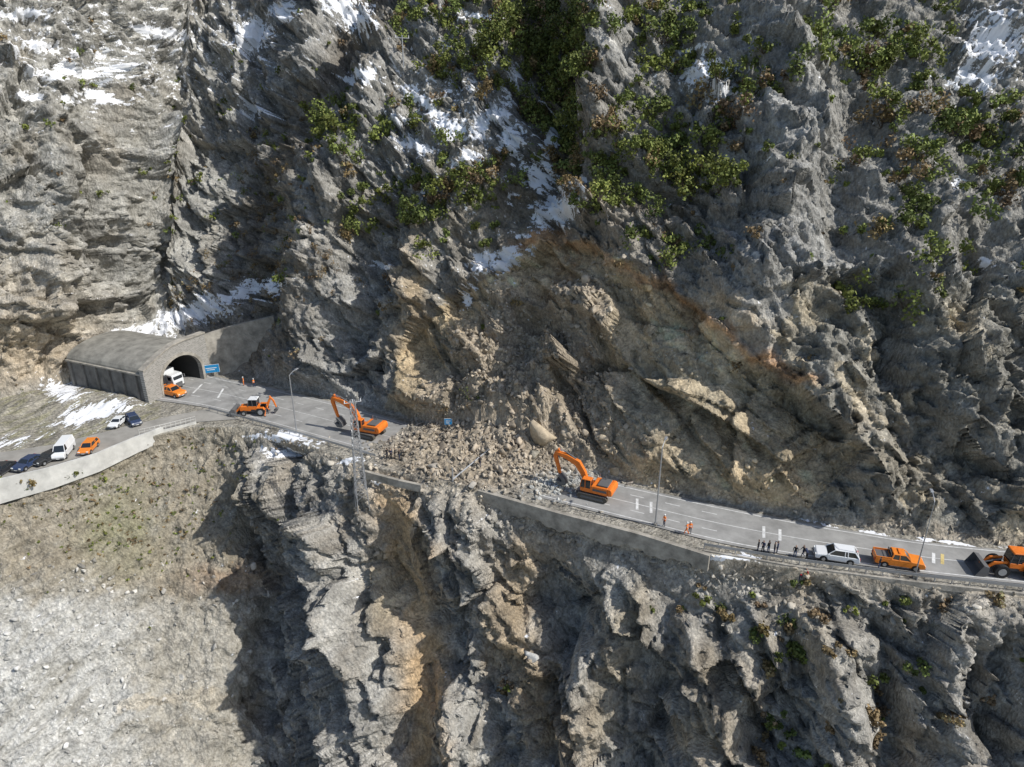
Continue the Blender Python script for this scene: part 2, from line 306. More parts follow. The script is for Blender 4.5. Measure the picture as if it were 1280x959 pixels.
def terrain_mat():
    m=bpy.data.materials.new("rock_and_snow"); m.use_nodes=True; n=m.node_tree; b=n.nodes["Principled BSDF"]; lk=n.links.new; new=n.nodes.new
    b.inputs["Specular IOR Level"].default_value=.1; b.inputs["Roughness"].default_value=.95
    tc=new("ShaderNodeTexCoord")
    def noise(sc,det,r=.65):
        x=new("ShaderNodeTexNoise"); x.inputs["Scale"].default_value=sc; x.inputs["Detail"].default_value=det; x.inputs["Roughness"].default_value=r; lk(tc.outputs["Object"],x.inputs["Vector"]); return x
    def mr(src,a,b_,c,d):
        x=new("ShaderNodeMapRange"); x.inputs[1].default_value=a; x.inputs[2].default_value=b_; x.inputs[3].default_value=c; x.inputs[4].default_value=d; lk(src,x.inputs[0]); return x.outputs[0]
    def mth(op,a,b_):
        x=new("ShaderNodeMath"); x.operation=op
        for i,s in enumerate((a,b_)):
            if isinstance(s,(int,float)): x.inputs[i].default_value=s
            else: lk(s,x.inputs[i])
        return x.outputs[0]
    nA=noise(.55,7,.72); nB=noise(3.0,5,.75)
    wv=new("ShaderNodeVectorMath"); wv.operation='MULTIPLY_ADD'; lk(nA.outputs["Color"],wv.inputs[0]); wv.inputs[1].default_value=(.5,.5,.7); lk(tc.outputs["Object"],wv.inputs[2])
    mp=new("ShaderNodeMapping"); mp.inputs["Rotation"].default_value=(.5,.35,.3); mp.inputs["Scale"].default_value=(1,1.4,.6); lk(wv.outputs[0],mp.inputs[0])
    def vor(sc):
        x=new("ShaderNodeTexVoronoi"); x.feature='F1'; x.distance='CHEBYCHEV'; x.inputs["Scale"].default_value=sc; lk(mp.outputs[0],x.inputs["Vector"]); return x
    v1=vor(.75); v2=vor(2.1)
    f=mth('MULTIPLY',mr(nA.outputs[0],.3,.7,.70,1.30),mr(nB.outputs[0],.3,.7,.66,1.34))
    f=mth('MULTIPLY',f,mr(v2.outputs["Distance"],.2,.75,1.12,.72))  # crevice shade put into the colour, darker where the bump dips
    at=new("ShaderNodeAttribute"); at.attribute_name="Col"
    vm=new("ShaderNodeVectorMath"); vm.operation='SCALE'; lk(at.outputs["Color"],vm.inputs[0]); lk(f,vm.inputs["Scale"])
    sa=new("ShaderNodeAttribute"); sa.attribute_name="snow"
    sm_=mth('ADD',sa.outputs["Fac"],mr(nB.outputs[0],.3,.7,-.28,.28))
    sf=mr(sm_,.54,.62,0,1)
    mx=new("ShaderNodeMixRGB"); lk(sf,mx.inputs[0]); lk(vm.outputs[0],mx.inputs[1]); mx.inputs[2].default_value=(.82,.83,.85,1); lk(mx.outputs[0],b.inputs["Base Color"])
    h=mth('ADD',mth('MULTIPLY',v1.outputs["Distance"],-.55),mth('MULTIPLY',v2.outputs["Distance"],-.30)); h=mth('ADD',h,mth('MULTIPLY',nA.outputs[0],.25)); h=mth('ADD',h,mth('MULTIPLY',nB.outputs[0],.18))
    bu_=new("ShaderNodeBump"); bu_.inputs["Distance"].default_value=1.0; lk(h,bu_.inputs["Height"]); lk(mr(sf,0,1,.85,.12),bu_.inputs["Strength"]); lk(bu_.outputs[0],b.inputs["Normal"])
    return m
tm.materials.append(terrain_mat())
M=dict(
 asphalt=mat("asphalt",(.29,.285,.27),.9,noise=.28,nscale=.3), oldasph=mat("old_asphalt",(.30,.285,.255),.95,noise=.25,nscale=.3),
 white=mat("white_road_paint",(.62,.62,.60),.8,noise=.3,nscale=1.5), yellow=mat("yellow_road_paint",(.58,.46,.20),.8,noise=.25,nscale=1.5),
 conc=mat("weathered_concrete",(.33,.305,.26),.9,noise=.45,nscale=.6,bump=.15), wconc=mat("pale_concrete",(.56,.55,.51),.9,noise=.22,nscale=.5,bump=.05),
 shade_conc=mat("shaded_concrete",(.16,.155,.145),.9,noise=.4,nscale=.6,bump=.1), roof=mat("vault_roofing",(.24,.23,.20),.9,noise=.4,nscale=.5,bump=.1),  # tunnel side wall concrete: shade of the sunless side put into its colour
 stone=None, orange=mat("orange_paint",(.74,.19,.025),.45,noise=.2,nscale=2,spec=.4), steel=mat("galvanised_steel",(.42,.43,.44),.5,.6), dark=mat("black_rubber",(.025,.025,.025),.8),
 track=mat("muddy_track",(.09,.08,.065),.85,noise=.4,nscale=3), glass=mat("vehicle_glass",(.02,.025,.03),.08,spec=.8), wpaint=mat("white_car_paint",(.75,.76,.76),.3,spec=.6),
 bpaint=mat("dark_blue_paint",(.03,.05,.11),.3,spec=.6), kpaint=mat("black_paint",(.03,.032,.036),.3,spec=.6), opaint=mat("orange_car_paint",(.76,.23,.03),.35,spec=.5,noise=.1),
 red=mat("red_lens",(.5,.02,.02),.3), lamp=mat("headlamp",(.8,.8,.75),.2), blue=mat("blue_sign",(.02,.22,.46),.5), grey=mat("machine_grey",(.12,.12,.12),.6), chrome=mat("hydraulic_rod",(.6,.6,.6),.25,.9),
 skin=mat("skin",(.55,.36,.26),.6), hair=mat("dark_hair",(.03,.02,.015),.8), hiviz=mat("orange_workwear",(.85,.22,.03),.8), navy=mat("navy_cloth",(.03,.04,.08),.9), blackc=mat("black_cloth",(.02,.02,.024),.9), redc=mat("red_cloth",(.5,.03,.03),.9), jeans=mat("jeans",(.08,.11,.19),.9), shoe=mat("boots",(.03,.025,.02),.8), silver=mat("reflective_band",(.7,.7,.65),.4), helmet=mat("white_helmet",(.8,.8,.78),.4), eye=mat("eye",(.05,.04,.03),.3),
 void=mat("tunnel_shade_lining",(.05,.05,.05),.9), rock=mat("broken_rock",(.3,.3,.3),.95,noise=.3,nscale=1.5,bump=.15,attr=True), leaf=mat("foliage",(.08,.1,.04),.7,noise=.3,nscale=1.2,attr=True,spec=.2))  # tunnel interior: near-black colour paints in the darkness of the bore
def brickmat():
    m=bpy.data.materials.new("dressed_stone"); m.use_nodes=True; n=m.node_tree; b=n.nodes["Principled BSDF"]; b.inputs["Roughness"].default_value=.9
    tc=n.nodes.new("ShaderNodeTexCoord"); mp=n.nodes.new("ShaderNodeMapping"); mp.inputs["Rotation"].default_value=(math.pi/2,0,0)
    br=n.nodes.new("ShaderNodeTexBrick"); br.inputs["Scale"].default_value=1.1; br.inputs["Color1"].default_value=(.33,.31,.28,1); br.inputs["Color2"].default_value=(.20,.19,.17,1); br.inputs["Mortar"].default_value=(.40,.39,.36,1); br.inputs["Mortar Size"].default_value=.03
    n.links.new(tc.outputs["Object"],mp.inputs[0]); n.links.new(mp.outputs[0],br.inputs["Vector"]); n.links.new(br.outputs["Color"],b.inputs["Base Color"]); return m
M['stone']=brickmat()
# ------------------------------------------------------------------ mesh helpers
def empty(name,loc=(0,0,0),rz=0):
    e=bpy.data.objects.new(name,None); COL.objects.link(e); e.location=loc; e.rotation_euler=(0,0,rz); e.empty_display_size=.3; return e
def mobj(name,verts,faces,m,parent=None,bevel=0,smooth=False):
    me=bpy.data.meshes.new(name); me.from_pydata([tuple(q) for q in verts],[],faces); me.update()
    bm=bmesh.new(); bm.from_mesh(me); bmesh.ops.recalc_face_normals(bm,faces=bm.faces)
    if bevel: bmesh.ops.bevel(bm,geom=list(bm.edges),offset=bevel,segments=1,affect='EDGES',clamp_overlap=True)
    bm.to_mesh(me); bm.free()
    if smooth:
        for p in me.polygons:p.use_smooth=True
    if isinstance(m,str): m=M[m]
    me.materials.append(m); o=bpy.data.objects.new(name,me); COL.objects.link(o)
    if parent: o.parent=parent
    return o
def prism(name,prof,y0,y1,m,parent,bevel=.03,taper=None):
    n=len(prof); vs=[]
    for y in (y0,y1):
        for (x,z) in prof:
            yy=y
            if taper: 
                zb,zt,k=taper; yy=y*(1-(1-k)*max(0,min(1,(z-zb)/(zt-zb))))
            vs.append((x,yy,z))
    fs=[list(range(n)),list(range(2*n-1,n-1,-1))]+[[i,(i+1)%n,n+(i+1)%n,n+i] for i in range(n)]
    return mobj(name,vs,fs,m,parent,bevel)
def box(name,c,s,m,parent,bevel=.02):
    x,y,z=c; a,b,d=[q/2 for q in s]
    return prism(name,[(x-a,z-d),(x+a,z-d),(x+a,z+d),(x-a,z+d)],y-b,y+b,m,parent,bevel)
def tube(name,p0,p1,r0,r1,m,parent=None,seg=10):
    p0=Vector(p0);p1=Vector(p1); d=(p1-p0).normalized(); a=d.orthogonal().normalized(); b=d.cross(a)
    vs=[];
    for p,r in((p0,r0),(p1,r1)):
        for i in range(seg):
            t=2*math.pi*i/seg; vs.append(p+a*r*math.cos(t)+b*r*math.sin(t))
    fs=[[i,(i+1)%seg,seg+(i+1)%seg,seg+i] for i in range(seg)]+[list(range(seg))[::-1],list(range(seg,2*seg))]
    return mobj(name,vs,fs,m,parent)
def wheel(nm,x,y,r,wd,par):
    tube(nm+"_tyre",(x,y-wd/2,r),(x,y+wd/2,r),r,r,'dark',par,20)
    s=1 if y>0 else -1
    tube(nm+"_hub",(x,y+s*wd*.3,r),(x,y+s*(wd/2+.015),r),r*.6,r*.55,'steel',par,14)
def bar(name,pts,th,y0,y1,m,par):
    up=[];dn=[]
    for i,(x,z) in enumerate(pts):
        a=Vector(pts[max(i-1,0)]);b=Vector(pts[min(i+1,len(pts)-1)]); d=(b-a).normalized(); nn=Vector((-d.y,d.x))*th[i]
        up.append((x+nn.x,z+nn.y)); dn.append((x-nn.x,z-nn.y))
    return prism(name,up+dn[::-1],y0,y1,m,par,.03)
# ------------------------------------------------------------------ vehicles
def car(name,loc,rz,kind,paint,sc=1.0):
    e=empty(name,loc,rz); e.scale=(sc,)*3
    hw=.93
    def arch(cx,r=.42):
        return [(cx+r*math.cos(math.pi-k*math.pi/8),.36+r*math.sin(math.pi-k*math.pi/8)) for k in range(9)]
    if kind=='van': 
        L=2.6; body=[(-L,.4)]+arch(-1.6)+arch(1.6)+[(L,.4),(L+.05,.8),(L-.1,1.15),(L-.75,1.3),(-L,1.3)]
        gh=[(L-.75,1.3),(L-1.35,2.25),(-L+.05,2.3),(-L,1.3)]; top=2.3; belt=1.3
    elif kind=='pickup':
        L=2.6; body=[(-L,.5)]+arch(-1.55)+arch(1.65)+[(L,.45),(L+.05,.8),(L-.15,1.1),(1.1,1.2),(-L,1.2)]
        gh=[(1.15,1.2),(.5,1.78),(-.75,1.78),(-.95,1.2)]; top=1.78; belt=1.2
    else:
        L=2.28; body=[(-L,.4)]+arch(-1.38)+arch(1.4)+[(L,.38),(L+.04,.7),(L-.15,.92),(1.0,1.04),(-L+.02,1.06),(-L-.04,.75)]
        gh=[(1.05,1.04),(.3,1.62),(-1.75,1.64),(-2.2,1.06)] if kind=='suv' else [(1.0,1.04),(.3,1.45),(-1.1,1.45),(-1.85,1.06)]; top=gh[1][1]; belt=1.04
    prism("body",body,-hw,hw,paint,e,.05)
    tp=(belt,top,.8)
    prism("glasshouse",gh,-hw+.06,hw-.06,'glass',e,.02,tp)
    a,b,c,d=gh
    prism("roof",[(b[0]+.06,b[1]-.05),(b[0]+.02,b[1]+.03),(c[0]-.02,c[1]+.03),(c[0]-.04,c[1]-.05)],-hw*.8+.0,hw*.8,paint,e,.02)
    for s in(-1,1):
        def pil(nm,p,q,wd_=.05):
            v0=Vector((p[0],s*(hw-.05),p[1])); v1=Vector((q[0],s*((hw-.06)*.8+.01),q[1])); tube(nm,v0,v1,wd_,wd_,paint,e,6)
        pil("a_pillar",a,b); pil("c_pillar",d,c,.08); mxx=(b[0]+c[0])/2; pil("b_pillar",(mxx,belt),(mxx,top),.045)
        if kind=='suv': pil("d_pillar",(c[0]+.7,belt),(c[0]+.75,top),.05)
        box("mirror",(a[0]-.15,s*(hw+.1),belt+.08),(.12,.18,.14),paint,e,.02)
        box("headlight",(L-.02,s*.68,.78),(.14,.36,.16),'lamp',e,.03); box("taillight",(-L,s*.74,.9),(.10,.26,.28),'red',e,.02)
        box("sill",(0,s*(hw-.02),.36),(2.0,.08,.1),'grey',e,.01)
        for x in ((-1.38,1.4) if kind in('suv','sedan') else ((-1.6,1.6) if kind=='van' else(-1.55,1.65))): wheel("wheel",x,s*(hw-.12),.36,.24,e)
    box("underbody",(0,0,.5),(2*L-.5,1.3,.3),'dark',e,.02)
    box("front_bumper",(L+.03,0,.5),(.14,1.7,.22),'grey',e,.04); box("rear_bumper",(-L-.03,0,.52),(.12,1.7,.2),'grey',e,.04); box("plate",(L+.11,0,.52),(.02,.5,.12),'white',e,.003)
    if kind=='van':
        for s in(-1,1): prism("cargo_side",[(.7,1.32),(.7,2.2),(-2.5,2.22),(-2.52,1.32)],s*(hw-.07),s*(hw-.03),paint,e,0,(1.3,2.3,.8))
    if kind=='pickup':
        box("bed_floor",(-1.78,0,1.205),(1.5,1.6,.02),'grey',e,.003)
        box("tailgate",(-2.57,0,1.3),(.08,1.8,.2),paint,e,.02)
        for s in(-1,1): box("bed_rail",(-1.75,s*.88,1.3),(1.6,.08,.2),paint,e,.02)
        tube("roll_bar",(-1.05,-.75,1.2),(-1.05,-.65,1.85),.04,.04,'grey',e); tube("roll_bar",(-1.05,.75,1.2),(-1.05,.65,1.85),.04,.04,'grey',e); tube("roll_bar",(-1.05,-.65,1.85),(-1.05,.65,1.85),.04,.04,'grey',e)
        box("beacon_bar",(-.1,0,1.87),(.25,1.1,.1),'orange',e,.03)
    return e
def excavator(loc,rz,house_rot=0,sc=1):
    e=empty("excavator",loc,rz); e.scale=(sc,)*3
    for s in(-1,1):
        pr=[(-2.2,.45),(-1.9,.12),(-1.6,0.02),(1.6,.02),(1.9,.12),(2.2,.45),(2.15,.75),(1.9,.93),(-1.9,.93),(-2.15,.75)]
        prism("track",pr,s*1.3-.3,s*1.3+.3,'track',e,.03)
        for k in range(18): box("track_shoe",(-1.9+k*.225,s*1.3,.955),(.12,.62,.05),'grey',e,0)
        prism("track_frame",[(-1.7,.3),(1.7,.3),(1.5,.65),(-1.5,.65)],s*1.3-.34,s*1.3+.34,'grey',e,.02)
    box("undercarriage",(0,0,.75),(1.8,2.1,.4),'grey',e)
    tube("slew_ring",(0,0,.9),(0,0,1.2),.7,.7,'grey',e,18)
    h=empty("house",(0,0,0),house_rot); h.parent=e
    prism("upper_body",[(-2.1,1.15),(1.5,1.15),(1.5,1.55),(.3,1.7),(.2,2.25),(-2.1,2.3)],-1.4,1.4,'orange',h,.06)
    prism("counterweight",[(-2.75,1.3),(-2.1,1.1),(-2.1,2.35),(-2.6,2.3),(-2.8,1.9)],-1.4,1.4,'orange',h,.1)
    box("engine_hood",(-1.3,0,2.42),(1.5,2.2,.2),'grey',h,.05); tube("exhaust",(-1.2,-.8,2.4),(-1.2,-.8,3.0),.07,.07,'grey',h)
    box("stripe",(-1.0,1.405,1.75),(2.0,.02,.35),'grey',h,0); box("stripe",(-1.0,-1.405,1.75),(2.0,.02,.35),'grey',h,0)
    prism("cab_glass",[(.3,1.65),(1.75,1.65),(1.85,2.2),(1.55,2.95),(.35,2.95)],.45,1.33,'glass',h,.03)
    prism("cab_roof",[(.25,2.95),(1.62,2.95),(1.55,3.08),(.3,3.08)],.4,1.38,'orange',h,.03)
    prism("cab_base",[(.25,1.2),(1.75,1.2),(1.82,1.75),(.25,1.75)],.4,1.38,'orange',h,.03)
    for x in(.3,1.1): 
        for y in(.42,1.36): tube("cab_post",(x,y,1.7),(x,y,2.97),.05,.05,'orange',h,6)
    for y in(.42,1.36): tube("cab_post",(1.83,y,1.9),(1.6,y,2.97),.045,.045,'orange',h,6)
    B0=(1.1,1.55);B1=(2.7,4.5);B2=(5.9,5.5)
    bar("boom",[B0,(1.9,3.3),B1,(4.3,5.2),B2],[.25,.42,.46,.36,.2],-.28,.28,'orange',h)
    St0=(5.5,6.1);St1=(6.05,4.9);St2=(5.3,2.3)
    bar("stick",[St0,(5.9,5.4),St1,St2],[.15,.3,.28,.15],-.2,.2,'orange',h)
    prism("bucket",[(5.45,2.4),(5.0,2.3),(4.4,1.7),(4.2,1.0),(4.6,.75),(5.3,.8),(5.75,1.4),(5.3,1.35),(4.9,1.25),(4.85,1.6),(5.2,1.9)],-.6,.6,'grey',h,.02)
    for k in range(5): prism("bucket_tooth",[(5.65,1.32),(5.95,1.6),(5.75,1.42)],-.55+k*.25,-.45+k*.25,'steel',h,0)
    for s in(-1,1): 
        tube("boom_cylinder",(1.6,s*.38,1.6),(2.4,s*.38,2.9),.11,.11,'grey',h); tube("boom_rod",(2.4,s*.38,2.9),(3.1,s*.38,4.3),.06,.06,'chrome',h)
    tube("stick_cylinder",(3.0,0,5.1),(4.6,0,5.9),.12,.12,'grey',h); tube("stick_rod",(4.6,0,5.9),(5.5,0,6.1),.06,.06,'chrome',h)
    tube("bucket_cylinder",(6.2,0,5.2),(6.0,0,3.8),.09,.09,'grey',h); tube("bucket_rod",(6.0,0,3.8),(5.7,0,2.6),.05,.05,'chrome',h)
    tube("handrail",(-.2,-1.3,2.3),(-.2,-1.3,2.9),.03,.03,'steel',h,6); tube("handrail",(.2,-1.3,1.7),(-.2,-1.3,2.9),.03,.03,'steel',h,6)
    return e
def loader(name,loc,rz,backhoe=False,sc=1.0):
    e=empty(name,loc,rz); e.scale=(sc,)*3
    rf=.8 if not backhoe else .5
    for s in(-1,1): wheel("rear_wheel",-1.6,s*1.1,.8,.55,e); wheel("front_wheel",1.5,s*1.05,rf,.5 if not backhoe else .35,e); prism("mudguard",[(-2.5,1.3),(-2.2,1.7),(-1.0,1.7),(-.7,1.3),(-.8,1.28),(-1.1,1.6),(-2.1,1.6),(-2.4,1.28)],s*1.1-.3,s*1.1+.3,'orange',e,.02)
    prism("engine_cover",[(-3.1,.8),(-.5,.8),(-.5,2.0),(-2.9,1.95),(-3.15,1.5)] if not backhoe else [(.3,.8),(2.3,.8),(2.35,1.4),(2.1,1.7),(.3,1.8)],-.75,.75,'orange',e,.07)
    box("chassis",(-.2,0,.8),(4.4,.9,.5),'grey',e); box("rear_grille",(-3.15,0,1.35),(.05,1.1,.6),'grey',e,0) if not backhoe else box("front_grille",(2.36,0,1.2),(.05,1,.6),'grey',e,0)
    prism("cab_glass",[(-.9,1.5),(.6,1.5),(.75,2.0),(.5,3.0),(-.9,3.0)],-.72,.72,'glass',e,.03)
    prism("cab_roof",[(-1.05,3.0),(.65,3.0),(.55,3.16),(-.95,3.16)],-.82,.82,'orange' if not backhoe else 'wpaint',e,.04); prism("cab_base",[(-1,1.1),(.65,1.1),(.72,1.75),(-1,1.75)],-.76,.76,'orange',e,.03)
    for x in(-.92,-.1,.52):
        for y in(-.74,.74): tube("cab_post",(x+(.2 if x>.4 else 0),y,1.7),(x,y,3.02),.05,.05,'grey',e,6)
    for s in(-1,1):
        bar("lift_arm",[(.9,1.7),(2.2,1.5),(3.1,.6)],[.14,.2,.13],s*.55-.09,s*.55+.09,'orange',e)
        tube("lift_cylinder",(.9,s*.45,1.0),(2.0,s*.45,1.4),.08,.08,'grey',e)
    tube("tilt_cylinder",(1.2,0,1.8),(2.9,0,1.2),.09,.09,'grey',e)
    prism("bucket",[(3.0,1.35),(2.95,.3),(3.2,.08),(4.3,.05),(4.3,.12),(3.3,.2),(3.1,.45),(3.2,1.3),(3.6,1.5)],-1.4,1.4,'grey',e,.02)
    for s in(-1,1): prism("bucket_side",[(3.0,1.35),(2.95,.3),(3.2,.08),(4.3,.05),(3.6,1.45)],s*1.4-.03,s*1.4+.03,'grey',e,0)
    if backhoe:
        bar("backhoe_boom",[(-2.3,.9),(-2.9,2.3),(-3.4,3.3)],[.16,.22,.14],-.15,.15,'orange',e); bar("backhoe_stick",[(-3.2,3.5),(-3.8,2.6),(-4.2,1.3)],[.1,.16,.1],-.12,.12,'orange',e)
        prism("backhoe_bucket",[(-4.2,1.4),(-4.5,1.0),(-4.3,.5),(-3.9,.4),(-3.7,.8),(-4.0,.8)],-.35,.35,'grey',e,.02)
        for s in(-1,1): tube("stabiliser",(-2.3,s*.6,.9),(-2.4,s*1.4,.08),.09,.09,'orange',e); box("stabiliser_foot",(-2.4,s*1.4,.06),(.4,.35,.08),'grey',e)
    return e
def truck(loc,rz):
    e=empty("box_truck",loc,rz)
    prism("cab",[(1.6,.6),(3.6,.6),(3.65,1.6),(3.4,2.9),(1.6,3.0)],-1.2,1.2,'wpaint',e,.08)
    box("windscreen",(3.53,0,2.15),(.12,2.0,.85),'glass',e,.02); box("grille",(3.66,0,1.1),(.06,1.5,.5),'grey',e,.01); box("bumper",(3.66,0,.6),(.25,2.3,.35),'grey',e,.05)
    for s in(-1,1):
        box("side_window",(2.7,s*1.2,2.2),(.9,.04,.7),'glass',e,.01); box("headlight",(3.7,s*.9,.75),(.06,.35,.2),'lamp',e,.02); tube("mirror_arm",(3.4,s*1.2,2.6),(3.6,s*1.5,2.5),.03,.03,'grey',e,6); box("mirror",(3.6,s*1.5,2.2),(.1,.2,.55),'grey',e,.03)
        for x in(2.6,-2.2,-3.4): wheel("wheel",x,s*1.0,.5,.35,e)
    box("cargo_body",(-1.6,0,2.3),(6.0,2.4,2.7),'wpaint',e,.04); box("chassis",(-.5,0,.75),(7.6,1.0,.3),'grey',e); return e
# ------------------------------------------------------------------ people
def person(name,loc,rz,pose='stand',top='navy',leg='jeans',cap='hair',k=1.0):
    V={'pel':(0,0,.93,.135),'wai':(0,0,1.08,.125),'che':(0,.0,1.28,.155),'nec':(0,.0,1.47,.06),'hd0':(0,.02,1.57,.085),'hd1':(0,.03,1.66,.095),'hd2':(0,.02,1.73,.065)}
    for s,t in((-1,'l'),(1,'r')):
        V.update({t+'sh':(s*.18,0,1.40,.07),t+'el':(s*.25,.0,1.13,.048),t+'wr':(s*.25,.10,.90,.030),t+'ha':(s*.245,.13,.83,.035),t+'hi':(s*.09,0,.86,.095),t+'kn':(s*.11,.03,.49,.062),t+'an':(s*.12,0,.10,.042),t+'to':(s*.14,.15,.045,.042)})
    def mv(n,*c): V[n]=(*c,V[n][3])
    if pose=='walk': mv('lkn',-.10,.17,.52);mv('lan',-.10,.24,.12);mv('lto',-.10,.38,.06);mv('rkn',.10,-.02,.49);mv('ran',.10,-.27,.14);mv('rto',.10,-.16,.045);mv('lel',-.24,-.1,1.15);mv('lwr',-.25,-.08,.91);mv('lha',-.25,-.05,.84);mv('rel',.24,.12,1.15);mv('rwr',.22,.28,.98);mv('rha',.22,.34,.94)
    if pose=='point': mv('rel',.30,.22,1.36);mv('rwr',.32,.46,1.40);mv('rha',.32,.54,1.41)
    if pose=='phone': mv('rel',.27,.12,1.16);mv('rwr',.13,.24,1.36);mv('rha',.11,.22,1.44)
    if pose=='folded': mv('rel',.25,.06,1.15);mv('rwr',.05,.24,1.18);mv('rha',-.03,.25,1.20);mv('lel',-.25,.06,1.15);mv('lwr',-.05,.22,1.14);mv('lha',.03,.24,1.14)
    if pose=='bend':
        mv('che',0,.22,1.18);mv('wai',0,.08,1.04);mv('nec',0,.38,1.28);mv('hd0',0,.46,1.33);mv('hd1',0,.53,1.37);mv('hd2',0,.57,1.41)
        for s,t in((-1,'l'),(1,'r')): mv(t+'sh',s*.18,.32,1.24);mv(t+'el',s*.24,.38,.98);mv(t+'wr',s*.18,.48,.78);mv(t+'ha',s*.17,.51,.71)
    E=[('pel','wai'),('wai','che'),('che','nec'),('nec','hd0'),('hd0','hd1'),('hd1','hd2')]
    for t in'lr':E+=[('che',t+'sh'),(t+'sh',t+'el'),(t+'el',t+'wr'),(t+'wr',t+'ha'),('pel',t+'hi'),(t+'hi',t+'kn'),(t+'kn',t+'an'),(t+'an',t+'to')]
    names=list(V); ix_={n:i for i,n in enumerate(names)}
    me=bpy.data.meshes.new("sk"); me.from_pydata([V[n][:3] for n in names],[(ix_[a],ix_[b]) for a,b in E],[]); o=bpy.data.objects.new("sk",me); COL.objects.link(o)
    md_=o.modifiers.new("s",'SKIN'); 
    for i,n in enumerate(names): me.skin_vertices[0].data[i].radius=(V[n][3],V[n][3]*(.8 if n in('che','wai','pel') else 1)); me.skin_vertices[0].data[i].use_root=(n=='pel')
    md_.use_smooth_shade=True; o.modifiers.new("ss",'SUBSURF').levels=1
    dg=bpy.context.evaluated_depsgraph_get(); bm=bmesh.new(); bm.from_mesh(o.evaluated_get(dg).to_mesh()); bpy.data.objects.remove(o)
    regs={('nec','hd0'):2,('hd0','hd1'):2,('hd1','hd2'):3}
    for t in'lr': regs.update({(t+'wr',t+'ha'):2,('pel',t+'hi'):1,(t+'hi',t+'kn'):1,(t+'kn',t+'an'):1,(t+'an',t+'to'):4})
    for f in bm.faces:
        c_=f.calc_center_median(); bd=9;r=0
        for a_,b_ in E:
            A=Vector(V[a_][:3]);Bv=Vector(V[b_][:3]); d=Bv-A; tt=max(0,min(1,(c_-A).dot(d)/d.length_squared)); dd=(c_-A-d*tt).length-(V[a_][3]*(1-tt)+V[b_][3]*tt)
            if dd<bd: bd=dd;r=regs.get((a_,b_),0)
        hc=Vector(V['hd1'][:3])
        if (c_-hc).length<.16 and (c_.y-hc.y< -.02 or c_.z>hc.z+.055): r=3
        if r==0 and abs(c_.z-1.15)<.03 and top=='hiviz': r=5
        f.material_index=r
    hd=Vector(V['hd1'][:3])
    def addblob(c,s,mi):
        g=bmesh.ops.create_icosphere(bm,subdivisions=1,radius=1,matrix=Matrix.Translation(c)@Matrix.Diagonal((*s,1)))
        for f in {f for v in g['verts'] for f in v.link_faces}: f.material_index=mi
    addblob(hd+Vector((0,.105,-.02)),(.015,.025,.025),2)
    for s in(-1,1): addblob(hd+Vector((s*.035,.088,.01)),(.014,.01,.009),6); addblob(hd+Vector((s*.095,0,-.01)),(.014,.025,.035),2)
    addblob(hd+Vector((0,.088,-.06)),(.028,.01,.008),6)
    for t,s in(('l',-1),('r',1)):
        W=Vector(V[t+'wr'][:3]);Hh=Vector(V[t+'ha'][:3]); d=(Hh-W).normalized(); sd_=d.orthogonal().normalized()
        for k_ in range(5):
            ln=[.045,.07,.078,.072,.058][k_]; off=(k_-2)*.016
            st_=Hh+sd_*off+d*(.02 if k_ else -.02); dr=(d+sd_*(-.8 if k_==0 else off*4)).normalized()
            g=bmesh.ops.create_cone(bm,segments=6,radius1=.009,radius2=.007,depth=ln,cap_ends=True,matrix=Matrix.Translation(st_+dr*ln/2)@dr.to_track_quat('Z','Y').to_matrix().to_4x4())
            for f in {f for v in g['verts'] for f in v.link_faces}: f.material_index=2
    if cap=='helmet': addblob(hd+Vector((0,0,.06)),(.125,.14,.085),3)
    out=bpy.data.meshes.new(name); bm.to_mesh(out); bm.free()
    for m in (top,leg,'skin',cap,'shoe','silver','eye'): out.materials.append(M[m])
    for p in out.polygons:p.use_smooth=True
    ob=bpy.data.objects.new(name,out); COL.objects.link(ob); ob.location=loc; ob.rotation_euler=(0,0,rz); ob.scale=(k,)*3
    return ob
# ------------------------------------------------------------------ roads
ri=[(1440,705),(1280,690),(1150,678),(1000,653),(900,633),(800,611),(700,588),(560,546),(480,520),(400,499),(330,483),(282,474),(262,469),(238,462)]
ro=[(1440,745),(1280,731),(1150,717),(1000,697),(900,680),(800,654),(700,629),(560,592),(480,572),(400,549),(320,526),(262,510),(222,504),(188,500)]
ri=[hit(*p) for p in ri]; ro=[hit(*p) for p in ro]
def smoothv(a,k=4):
    o=a.copy()
    for j in range(3): o[:,j]=sm(a[:,j],k)
    o[0]=a[0];o[-1]=a[-1]; return o
n_=160
def res_n(pts,n):
    pts=[Vector(p) for p in pts]; d=[0]
    for a,b in zip(pts[:-1],pts[1:]): d.append(d[-1]+(b-a).length)
    t=np.linspace(0,d[-1],n); return np.stack([np.interp(t,d,[p[k] for p in pts]) for k in range(3)],1)
mid=[(a+b)/2 for a,b in zip(ri,ro)]; ds=[0]
for a,b in zip(mid[:-1],mid[1:]): ds.append(ds[-1]+(b-a).length)
tq=np.linspace(0,ds[-1],n_)
RI=smoothv(np.stack([np.interp(tq,ds,[p[k] for p in ri]) for k in range(3)],1)); RO=smoothv(np.stack([np.interp(tq,ds,[p[k] for p in ro]) for k in range(3)],1))
def strip(name,A,Bq,z,m,parent=None):
    n=len(A); vs=[(a[0],a[1],z) for a in A]+[(b[0],b[1],z) for b in Bq]
    return mobj(name,vs,[[i,i+1,n+i+1,n+i] for i in range(n-1)],m,parent)
strip("mountain_road",RI,RO,.06,'asphalt')
rm=empty("road_markings")
